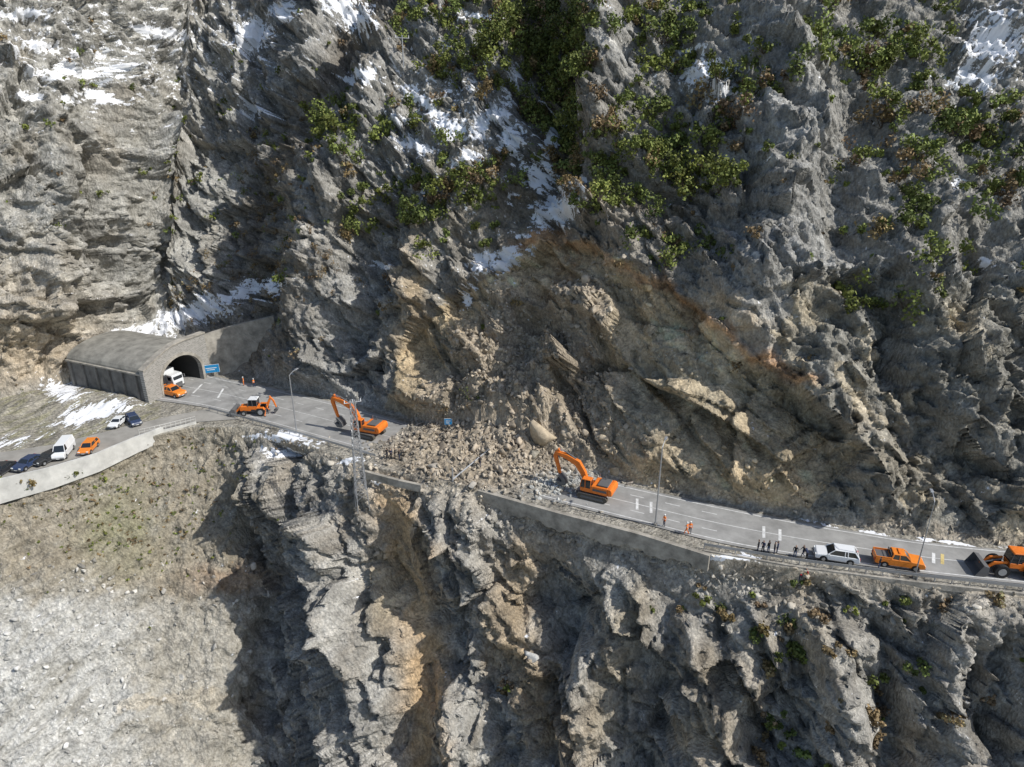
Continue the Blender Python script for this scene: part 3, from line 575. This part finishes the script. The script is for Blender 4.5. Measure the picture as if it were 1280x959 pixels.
def lane(fr,wd,i0,i1,m,dash=None,nm="line"):
    Wn=np.linalg.norm(RI-RO,axis=1)[:,None]
    A=RO+(RI-RO)*fr-(RI-RO)/Wn*wd/2; Bq=RO+(RI-RO)*fr+(RI-RO)/Wn*wd/2
    if dash is None: strip(nm,A[i0:i1],Bq[i0:i1],.068,m,rm)
    else:
        L_,G_=dash; i=i0
        while i<i1: strip(nm,A[i:i+L_+1],Bq[i:i+L_+1],.068,m,rm); i+=L_+G_
lane(.07,.15,0,n_,'white',nm="edge_line"); lane(.93,.15,0,n_,'white',nm="edge_line")
lane(.5,.12,0,n_,'white',nm="centre_line")
lane(.73,.13,50,n_,'white',(2,3),"lane_dash"); lane(.28,.13,50,n_,'white',(2,3),"lane_dash")
for px in [(800,628),(812,631),(957,662),(972,666),(1160,690),(1176,694),(255,483),(285,486)]:
    p=hit(*px,.07); i=int(np.argmin(np.linalg.norm((RI+RO)/2-np.array(p),axis=1))); d=Vector(RI[i]-RO[i]); wd=d.length; d.normalize(); t=Vector((-d.y,d.x,0))
    a_=Vector(RO[i])+d*wd*.34; b_=Vector(RO[i])+d*wd*.66
    mobj("speed_bar",[(q.x,q.y,.074) for q in (a_-t*.18,b_-t*.18,b_+t*.18,a_+t*.18)],[[0,1,2,3]],'white' if px[0]<1170 else 'yellow',rm)
la=[hit(*p) for p in [(-120,590),(0,566),(60,557),(120,543),(170,530),(220,519),(262,511)]]; lb=[hit(*p) for p in [(-120,628),(0,598),(60,584),(120,566),(172,545),(235,529),(300,524)]]
strip("side_road",res_n(la,60),res_n(lb,60),.05,'oldasph')
def wall_strip(name,pts,zt,zb,th,m,parent=None):
    A=np.array([tuple(p) for p in pts]); n=len(A); vs=[];fs=[]
    T=np.gradient(A,axis=0); Nn=np.stack([T[:,1],-T[:,0],T[:,2]*0],1); Nn/=np.linalg.norm(Nn,axis=1)[:,None]
    zt=zt if hasattr(zt,'__len__') else [zt]*n; zb=zb if hasattr(zb,'__len__') else [zb]*n
    for i in range(n):
        p=A[i]; q=p+Nn[i]*th
        vs+=[(p[0],p[1],zb[i]),(p[0],p[1],zt[i]),(q[0],q[1],zt[i]),(q[0],q[1],zb[i])]
    for i in range(n-1):
        for k in range(4): fs.append([4*i+k,4*i+(k+1)%4,4*i+4+(k+1)%4,4*i+4+k])
    fs+=[[0,1,2,3],[4*n-4,4*n-3,4*n-2,4*n-1]]
    return mobj(name,vs,fs,m,parent)
wl=[hit(*p) for p in [(-140,642),(-60,622),(0,606),(60,592),(120,574),(172,552),(205,540)]]
wl=res_n(wl,40); wall_strip("retaining_wall",wl,[.85]*40,list(np.linspace(-3.6,-1.6,40)),-.35,'wconc')
wl2=res_n([hit(*p) for p in [(175,546),(210,538),(245,529)]],12)
pf=empty("parapet_fence"); wall_strip("kerb_wall",wl2,.35,-1.2,.3,'wconc',pf)
for i in range(12): q=wl2[i]; tube("post",(q[0],q[1],.3),(q[0],q[1],1.3),.05,.05,'wconc',pf,6)
for z in(.8,1.25): 
    for i in range(11): tube("rail",(wl2[i][0],wl2[i][1],z),(wl2[i+1][0],wl2[i+1][1],z),.04,.04,'wconc',pf,6)
cw=res_n([hit(*p) for p in [(600,613),(700,641),(800,667),(888,694)]],60)
wall_strip("concrete_retaining_wall",cw,.25,[-1.7+.35*math.sin(i*.5)-.5*math.sin(i*.05)-.2*math.sin(i*1.7) for i in range(60)],.6,'conc')
cw2=res_n([hit(*p) for p in [(455,588),(500,600),(528,606)]],12); wall_strip("concrete_retaining_wall",cw2,.15,-1.0,.5,'conc')
def guardrail(pxs,n):
    g=res_n([hit(*p) for p in pxs],n); e=empty("guard_rail")
    wall_strip("beam",g,.85,.5,.06,'steel',e)
    for q in g[::2]: box("post",(q[0],q[1],.38),(.1,.1,.9),'steel',e,0)
guardrail([(880,686),(1000,706),(1150,725),(1280,739),(1400,748)],50)
kb=res_n([hit(*p) for p in [(880,688),(1000,709),(1150,728),(1280,742),(1400,751)]],50); wall_strip("kerb",kb,.14,-.6,.25,'conc')
guardrail([(262,514),(320,530),(400,553),(470,574)],36)
# ------------------------------------------------------------------ tunnel portal
VL=20.0
fa=hit(182,503); fb=Vector((fa.x+.40*14.8,fa.y+.917*14.8,0)); fd=(fb-fa).normalized(); ax=Vector((-fd.y,fd.x,0))
tp=empty("tunnel_portal",fa,math.atan2(fd.y,fd.x))
oc,ow,oh=8.2,4.6,6.4
def archpts(c,hw,h,spring,n=16): 
    return [(c-hw,-.3)]+[(c+hw*math.cos(math.pi-k*math.pi/n),spring+(h-spring)*math.sin(k*math.pi/n)) for k in range(n+1)]+[(c+hw,-.3)]
inn=archpts(oc,ow,oh,2.6)
k=len(inn); outp=[]
for i in range(k):
    if i==0: outp.append((0,-.3)); continue
    if i==k-1: outp.append((14.8,-.3)); continue
    t=(i-1)/(k-3); 
    outp.append((14.8*t,6.0+3.0*math.sin(min(1,t*1.55)*math.pi/2) if t>0 else 6.0))
y0,y1=0,-.9
vs=[(x,y0,z) for x,z in outp]+[(x,y0,z) for x,z in inn]+[(x,y1,z) for x,z in outp]+[(x,y1,z) for x,z in inn]
fs=[]
for i in range(k-1):
    fs+=[[i,i+1,k+i+1,k+i],[2*k+i,3*k+i,3*k+i+1,2*k+i+1],[i,2*k+i,2*k+i+1,i+1],[k+i,k+i+1,3*k+i+1,3*k+i]]
fs+=[[0,k,3*k,2*k],[k-1,3*k-1,4*k-1,2*k-1]]
fac=mobj("facade",vs,fs,'stone',tp)
rin=archpts(oc,ow,oh,2.6); rou=archpts(oc,ow+.55,oh+.55,2.6)
vs=[(x,-1.0,z) for x,z in rou]+[(x,-1.0,z) for x,z in rin]+[(x,-.9,z) for x,z in rou]
mobj("arch_rim",vs,[[i,i+1,k+i+1,k+i] for i in range(k-1)]+[[i,2*k+i,2*k+i+1,i+1] for i in range(k-1)],'conc',tp)
cp=[(x,z) for x,z in outp[1:-1]]; vs=[];
for x,z in cp: vs+=[(x,-1.1,z),(x,-1.1,z+.3),(x,.25,z+.3),(x,.25,z)]
fs=[]
for i in range(len(cp)-1):
    for j in range(4): fs.append([4*i+j,4*i+(j+1)%4,4*i+4+(j+1)%4,4*i+4+j])
fs+=[[0,1,2,3]]
mobj("coping",vs,fs,'conc',tp)
vs=[];
for y in(.0,VL-1):
    for x,z in archpts(oc,ow+.02,oh+.02,2.6): vs.append((x,y,z))
mobj("lining",vs,[[i,i+1,k+i+1,k+i] for i in range(k-1)]+[list(range(k,2*k))],'void',tp)  # dark tube with closed end stands in for the unlit bore
vp=[(.3,-1)]+[(.3,5.2)]+[(.3+7.9*(1-math.cos(a_*math.pi/18)),5.2+2.9*math.sin(a_*math.pi/18)) for a_ in range(1,19)]
kk=len(vp); vs=[]
ys=[0.02,5,5.1,10,10.1,15,15.1,VL]
for y in ys:
    for x,z in vp: vs.append((x,y,z))
mobj("vault_roof",vs,[[r*kk+i,r*kk+i+1,(r+1)*kk+i+1,(r+1)*kk+i] for r in range(len(ys)-1) for i in range(1,kk-1)]+[list(range((len(ys)-1)*kk,len(ys)*kk))],'roof',tp)
mobj("side_wall",[(.3,.02,-1),(.3,VL,-1),(.3,VL,5.2),(.3,.02,5.2)],[[0,1,2,3]],'shade_conc',tp)
box("eaves",(.2,VL/2,5.25),(.5,VL,.3),'conc',tp,.02)
for i in range(6): box("buttress",(.1,1.5+i*3.5,2.2),(.35,.5,5.8),'shade_conc',tp,.02)
ww=res_n([fb+Vector((0,0,0)),Vector((-56,131.6,0)),Vector((-48.6,134.2,0))],14)
wall_strip("stone_wing_wall",ww,list(np.linspace(8.6,10.8,14)),-1,.8,'conc')
# ------------------------------------------------------------------ scatter helpers
bpy.context.view_layer.update()
def tcast(u_,v_):
    d=ray(u_,v_).normalized(); ok,loc,nn,_=terrain.ray_cast(Vector((0,0,H)),d)
    return loc if ok else hit(u_,v_)
Xf,Yf,Zf,uf,vf=[a.ravel() for a in (X,Y,Z,u,v)]
Cf=C.reshape(-1,3); pl=plat.ravel()
core=((np.abs(X+14)<116)&(bup<140)&(blo<75)).ravel()
def icos():
    bm=bmesh.new(); bmesh.ops.create_icosphere(bm,subdivisions=2,radius=1); vs=np.array([v.co[:] for v in bm.verts]); fs=np.array([[v.index for v in f.verts] for f in bm.faces]); bm.free(); return vs,fs
IV,IF=icos()
def rockshape():
    vv=IV.copy()
    for _ in range(8):
        d=rng.normal(size=3); d/=np.linalg.norm(d); c_=rng.uniform(.22,.55)
        t=vv@d; ex=np.maximum(t-c_,0); vv=vv-ex[:,None]*d
    vv/=np.abs(vv).max(); return vv*rng.uniform(.5,1.25,3)
RS=[rockshape() for _ in range(30)]
def merged(name,V_,F_,C_,m):
    me=bpy.data.meshes.new(name); V_=np.concatenate(V_).astype(np.float32); F_=np.concatenate(F_).astype(np.int32); k_=F_.shape[1]
    me.vertices.add(len(V_)); me.vertices.foreach_set("co",V_.ravel()); me.loops.add(F_.size); me.loops.foreach_set("vertex_index",F_.ravel()); me.polygons.add(len(F_)); me.polygons.foreach_set("loop_start",np.arange(0,F_.size,k_,dtype=np.int32))
    me.update(calc_edges=True); setcol(me,np.concatenate(C_)); me.materials.append(M[m]); o=bpy.data.objects.new(name,me); COL.objects.link(o); return o
def rot3():
    q=rng.normal(size=4); q/=np.linalg.norm(q); a_,b_,c_,d_=q
    return np.array([[1-2*(c_*c_+d_*d_),2*(b_*c_-a_*d_),2*(b_*d_+a_*c_)],[2*(b_*c_+a_*d_),1-2*(b_*b_+d_*d_),2*(c_*d_-a_*b_)],[2*(b_*d_-a_*c_),2*(c_*d_+a_*b_),1-2*(b_*b_+c_*c_)]])
def rocks(name,weight,n,smin,smax,col=None,pw=2.5,jit=.3):
    w_=np.clip(weight,0,None)*core; cs=np.cumsum(w_); ids=np.searchsorted(cs,rng.random(n)*cs[-1]); V_=[];F_=[];C_=[];o_=0
    for i in ids:
        s_=smin+(smax-smin)*rng.random()**pw; vv=(RS[rng.integers(30)]@rot3().T)*s_*.55; vv=vv+np.array([Xf[i],Yf[i],Zf[i]+s_*.08])
        V_.append(vv);F_.append(IF+o_);o_+=len(vv); cc=(Cf[i] if col is None else np.array(col)*(.5)+Cf[i]*.5)*rng.uniform(1-jit,1+jit); C_.append(np.repeat(cc[None],len(vv),0))
    return merged(name,V_,F_,C_,'rock')
df=debris.ravel(); chf=(np.maximum(chute,cone)*reg_u).ravel()
rocks("landslide_rubble",(df*(.8+1.6*(pl))+chf*1.0),9500,.1,1.25,(.34,.295,.235),4.5,.45)
rocks("landslide_blocks",df*(.4+pl)+.3*chf,110,.8,2.1,(.40,.33,.25),2.2,.3)
rocks("crushed_rubble",np.exp(-((uf-700)/32)**2-((vf-604)/12)**2),700,.15,1.0,(.52,.54,.53),2.5)
ft=(np.exp(-np.abs(bup-1.0)/1.2)*reg_u*(X>-50)).ravel()
rocks("talus_stones",ft,1600,.12,.9,None,3)
rocks("verge_stones",(reg_l*np.exp(-blo/5)*(u>330)).ravel(),1500,.15,1.1,None,3)
rocks("wall_foot_stones",(reg_l*np.exp(-((blo-3.4)/1.2)**2)*((X>-8)&(X<37))).ravel(),700,.15,1.2,None,3)
rocks("scree_stones",((u<335)*reg_l*(v>700)).ravel()*(1+3*(uf<170)),8500,.12,1.2,(.50,.49,.465),3.2,.5)
rocks("scar_blocks",(scarc*1.0).ravel(),500,.2,1.3,None,3)
rocks("slope_stones",((v<480)*reg_u*1.0).ravel(),1800,.3,1.4,None,3)
def boulder(px,s,col,seed):
    p=tcast(*px); vv=(RS[seed]@rot3().T)*np.array(s)*.55+np.array(p)+np.array([0,0,s[2]*.15]); merged("boulder",[vv],[IF],[np.repeat(np.array([col]),len(vv),0)],'rock')
boulder((679,552),(5.2,4.0,7.4),(.46,.38,.27),3); boulder((668,572),(2.6,2,2.6),(.40,.36,.28),5); boulder((765,590),(2.4,2,2.4),(.46,.37,.25),6); boulder((788,606),(1.8,1.5,1.5),(.46,.40,.33),8); boulder((662,822),(2.4,2,2),(.46,.45,.42),9)
boulder((540,585),(2.2,2,1.8),(.40,.36,.30),10); boulder((590,610),(2.4,2,1.9),(.40,.37,.32),11); boulder((625,592),(2.1,2,1.9),(.42,.37,.31),12)
# ------------------------------------------------------------------ vegetation
def shrubs(name,blobs,n,smin,smax,dark=1.0,tall=.75,leafn=130,red=.15,lf=1.0):
    w_=np.zeros_like(uf)
    for b_ in blobs: w_+=b_[5]*blob(uf,vf,*b_[:4],b_[4])
    w_=w_*core*(~pl)*(SN.ravel()<.5); cs=np.cumsum(w_); ids=np.searchsorted(cs,rng.random(n)*cs[-1]); V_=[];F_=[];C_=[];o_=0
    for i in ids:
        s_=smin+(smax-smin)*rng.random()**1.6; base=np.array([Xf[i],Yf[i],Zf[i]-.1*s_]); m_=int(leafn*(.6+s_/smax))
        nl=rng.integers(3,8); lc=rng.normal(size=(nl,3))*[.34,.34,.2]*s_+[0,0,.55*s_*tall]; lc[:,2]=np.abs(lc[:,2]); lr=rng.uniform(.18,.40,nl)*s_
        which=rng.integers(nl,size=m_); d=rng.normal(size=(m_,3)); d/=np.linalg.norm(d,axis=1)[:,None]; rad=rng.random(m_)**.5*1.05
        pc=lc[which]+d*(lr[which]*rad)[:,None]; pc[:,2]*=tall+.25
        sz=rng.uniform(.08,.2,m_)*(1+.15*s_)*lf
        a_=rng.normal(size=(m_,3)); a_/=np.linalg.norm(a_,axis=1)[:,None]; b2=np.cross(a_,d+.3*rng.normal(size=(m_,3))); b2/=np.linalg.norm(b2,axis=1)[:,None]
        q=np.stack([pc+a_*sz[:,None],pc+b2*sz[:,None]*.8,pc-a_*sz[:,None],pc-b2*sz[:,None]*.8],1)+base
        V_.append(q.reshape(-1,3)); F_.append(np.arange(m_*4).reshape(-1,4)+o_); o_+=m_*4
        basec=np.array((.115,.145,.042))*dark if rng.random()>red else np.array((.20,.14,.085))
        basec=basec*(1+rng.normal()*.2)+np.array((.07,.06,.008))*rng.random()
        lt=rng.uniform(.65,1.35,nl)[which]*rng.uniform(.75,1.25,m_)
        C_.append(np.repeat(np.clip(basec[None]*lt[:,None],.01,.35),4,0))
        for j in range(nl):
            tgt=base+lc[j]; sd_=np.array([.04*s_**.5,0,0]); sy=np.array([0,.04*s_**.5,0])
            V_.append(np.array([base-sd_,base+sd_,tgt+sd_*.3,tgt-sd_*.3,base-sy,base+sy,tgt+sy*.3,tgt-sy*.3])); F_.append(np.array([[0,1,2,3],[4,5,6,7]])+o_); o_+=8; C_.append(np.repeat(np.array([[.13,.10,.075]]),8,0))
    return merged(name,V_,F_,C_,'leaf')
shrubs("hillside_shrubs",[(820,40,60,30,0,1.2),(740,215,60,50,0,1.2),(835,150,70,60,0,.9),(940,110,35,30,0,1),(480,150,70,25,0,.7),(430,190,28,40,0,1),(600,205,60,30,0,.7),(560,250,60,60,0,.7),(440,265,18,25,0,1),(610,50,50,40,0,.8),(1090,60,60,50,0,1.1),(1190,170,70,30,0,1.1),(1230,160,50,25,0,1),(1150,260,40,50,0,.8),(1250,235,40,25,0,.8),(1100,130,40,40,0,.6),(880,200,60,40,0,.6),(850,320,50,22,0,1.3),(1100,370,50,20,0,.5),(560,20,60,30,0,.5),(1060,240,30,40,0,.4),(370,352,16,10,0,.4)],470,1.4,5.0,1.15,leafn=230,red=.14)
shrubs("gully_thicket",[(680,70,45,55,0,1.2),(650,110,35,50,0,.8),(720,40,35,40,0,1),(700,160,40,40,0,.6),(800,240,80,40,0,.35),(590,90,40,30,0,.4)],230,1.8,4.8,.9,.95,220,red=.12)
shrubs("sparse_scrub",[(640,200,500,160,0,.4),(60,150,20,12,0,6),(90,100,100,60,0,.4),(230,230,150,60,0,.5),(400,100,20,20,0,3),(1270,350,20,60,0,2)],300,.6,2.4,1.1,.7,80,red=.35)
shrubs("gorge_shrubs",[(980,930,30,30,0,1.5),(1000,800,30,30,0,1),(855,765,25,20,0,1),(930,790,30,20,0,.7),(1100,880,160,60,0,.25),(630,858,8,8,0,2.5),(60,610,50,20,0,.2),(1050,755,120,20,0,.5),(980,830,20,20,0,1)],70,.7,2.2,1.0,leafn=170,red=.35)
shrubs("dry_brush",[(300,360,60,25,0,1),(250,380,60,14,0,.6),(390,350,30,60,0,.5),(330,240,30,60,0,.5),(580,520,20,14,0,1)],170,1.0,2.4,1.0,.9,60,red=.9,lf=.7)
shrubs("grass_tufts",[(150,640,110,60,0,1),(60,520,80,20,0,1),(250,560,50,20,0,.6)],320,.2,.7,1.0,.6,26,red=.5,lf=.8)
# ------------------------------------------------------------------ placement
def head(px):
    p=np.array(hit(*px)); mdl=(RI+RO)/2; i=int(np.argmin(np.linalg.norm(mdl-p,axis=1))); i=min(max(i,1),n_-2); d=mdl[i+1]-mdl[i-1]; return math.atan2(d[1],d[0])
GZ=.06
def g(px,z=GZ): return hit(*px,z)
excavator(g((461,544)),head((463,546))+.05,.12,1.05); excavator(g((744,620)),head((742,620)),.0,1.0)
loader("backhoe_loader",g((318,517)),head((318,517))+.5,True,.95); loader("wheel_loader",g((1262,716)),head((1262,716)),False,1.0)
car("white_suv",g((1044,699)),head((1044,699)),'suv','wpaint',1.05); car("orange_pickup_truck",g((1121,706)),head((1121,706))+math.pi,'pickup','opaint',1.02)
car("orange_pickup_truck",g((216,494)),head((290,500))+math.pi,'pickup','opaint',1.05); truck(g((208,482)),math.atan2(ax.y,ax.x)+math.pi)
hl=math.atan2(lb[1].y-lb[3].y,lb[1].x-lb[3].x)
car("white_van",g((81,568)),hl+1.1,'van','wpaint',.95); car("orange_car",g((112,563)),hl+1.0,'suv','opaint',.9); car("black_car",g((62,576)),hl+.5,'sedan','kpaint',.95); car("dark_blue_car",g((36,583)),hl+.7,'sedan','bpaint',.95); car("dark_car",g((2,592)),hl+.8,'sedan','kpaint',.95)
car("white_car",g((148,531)),hl+.9,'sedan','wpaint',.85); car("blue_car",g((168,529)),hl+1.6,'suv','bpaint',.9)
def lamp(px,h,arm_dir,r=.12):
    p=g(px,.0); e=empty("street_lamp",p,arm_dir)
    box("base",(0,0,.15),(.4,.4,.4),'conc',e); tube("pole",(0,0,.2),(0,0,h),r,r*.6,'steel',e,10)
    prev=Vector((0,0,h)); 
    for k_ in range(1,5):
        a_=k_/4; nx_=Vector((1.4*a_,0,h+.5*math.sin(a_*1.5))); tube("arm",prev,nx_,.05,.045,'steel',e,8); prev=nx_
    prism("lamp_head",[(1.3,h+.42),(2.0,h+.52),(1.95,h+.64),(1.35,h+.6)],-.16,.16,'steel',e,.02)
    return e
lamp((819,657),11.3,head((819,657))-math.pi/2); lamp((371,541),10.2,head((371,541))-math.pi/2); lamp((1143,722),10.0,head((1100,700))-math.pi/2,.08)
a_=tcast(566,602); b_=tcast(604,576); fl=empty("fallen_street_lamp",(0,0,0)); tube("pole",a_+Vector((0,0,.35)),b_+Vector((0,0,1.1)),.13,.09,'steel',fl); tube("arm",b_+Vector((0,0,1.1)),b_+Vector((.9,.3,1.8)),.06,.05,'steel',fl)
tube("post",a_,a_+Vector((0,0,2.2)),.12,.12,'steel',fl)
def pylon(px,h,w0=.8,w1=.3):
    p=tcast(*px); e=empty("lattice_pylon",p,.4)
    def c_(k_,z): r=(w0+(w1-w0)*z/h); s_=[(-1,-1),(1,-1),(1,1),(-1,1)][k_%4]; return Vector((s_[0]*r,s_[1]*r,z))
    nz=int(h/1.1)
    for k_ in range(4): tube("leg",c_(k_,-2),c_(k_,h),.07,.06,'steel',e,5)
    for i in range(nz):
        z0=h*i/nz; z1=h*(i+1)/nz
        for k_ in range(4): tube("brace",c_(k_,z0),c_(k_+1,z1),.035,.035,'steel',e,4); tube("brace",c_(k_+1,z0),c_(k_,z1),.035,.035,'steel',e,4); tube("brace",c_(k_,z1),c_(k_+1,z1),.035,.035,'steel',e,4)
    tube("crossarm",(-1.2,0,h-.3),(1.2,0,h-.3),.06,.06,'steel',e,5); [tube("insulator",(x,0,h-.3),(x,0,h+.15),.08,.06,'wpaint',e,6) for x in(-1.1,0,1.1)]
    return p+Vector((0,0,h))
tp1=pylon((452,622),15.5)
def upole(px,h):
    p=tcast(*px); e=empty("utility_pole",p,.5); tube("pole",(0,0,-1),(0,0,h),.16,.11,'steel',e); tube("crossarm",(-1.4,0,h-.4),(1.4,0,h-.4),.08,.08,'steel',e,6)
    for x in(-1.3,0,1.3): tube("insulator",(x,0,h-.35),(x,0,h+.1),.08,.05,'wpaint',e,6)
    return p+Vector((0,0,h))
pa=upole((505,92),6.5); pb=upole((452,50),6); pc_=pb+Vector((75,20,34))
def wires(a_,b_,sag,k=3,sp=1.2):
    e=empty("power_line"); 
    for j in range(k):
        o_=Vector(((j-1)*sp,0,0)); prev=None
        for i in range(17):
            t=i/16; q=a_.lerp(b_,t)+o_-Vector((0,0,sag*4*t*(1-t)))
            if prev is not None: tube("wire",prev,q,.022,.022,'grey',e,4)
            prev=q
wires(pb,pc_,1.5); wires(pb,pa,.4); wires(tp1,tp1+Vector((-30,40,-3)),1.5,3,1.0)
def sign(px,z,wd,ht,rz,mt,name="road_sign"):
    e=empty(name,g(px,0),rz); 
    for s in(-1,1): tube("post",(s*wd*.35,0,0),(s*wd*.35,0,z+ht*.5),.05,.05,'steel',e,6)
    box("panel",(0,-.08,z),(wd,.06,ht),mt,e,.01); box("border",(0,-.06,z),(wd+.12,.04,ht+.12),'white',e,.01)
    box("legend",(0,-.115,z+.15),(wd*.7,.01,.14),'white',e,0); box("legend",(-.1,-.115,z-.2),(wd*.5,.01,.14),'white',e,0)
sign((266,472),1.9,2.9,1.6,.35,'blue'); sign((561,545),2.6,1.2,1.0,0,'blue')
PE=[((830,658),'stand','hiviz','navy','helmet',2),((858,668),'walk','hiviz','hiviz','helmet',1),((862,667),'stand','hiviz','navy','helmet',3),
((947,690),'stand','blackc','navy','hair',1.2),((953,691),'folded','navy','blackc','hair',2.2),((960,691),'phone','blackc','jeans','hair',.4),((967,693),'stand','blackc','navy','hair',-2),((971,692),'point','navy','navy','hair',1),
((993,697),'stand','blackc','jeans','hair',2.6),((1003,697),'walk','blackc','navy','hair',1.5),((1008,699),'bend','navy','blackc','hair',.5),((1000,727),'bend','redc','navy','hair',0),((1006,726),'stand','redc','blackc','hair',2),
((484,573),'stand','blackc','navy','hair',.5),((489,574),'folded','navy','blackc','hair',3),((494,573),'stand','blackc','blackc','hair',1.6),((499,575),'point','blackc','navy','hair',-1),
((305,482),'stand','hiviz','hiviz','helmet',2),((318,484),'walk','hiviz','navy','helmet',1),((335,517),'stand','hiviz','navy','helmet',-1),((1098,712),'stand','blackc','jeans','hair',1),((600,584),'walk','blackc','navy','hair',0)]
for px,ps,tp_,lg,cap,rz in PE:
    q=tcast(*px); 
    if abs(q.z)<.2: q=hit(*px,GZ)
    nm={'hiviz':"road_worker",'redc':"man_in_red_jacket"}.get(tp_,"bystander")
    person(nm,q,rz,ps,tp_,lg,cap,1.03)
print("verts",len(tm.vertices))
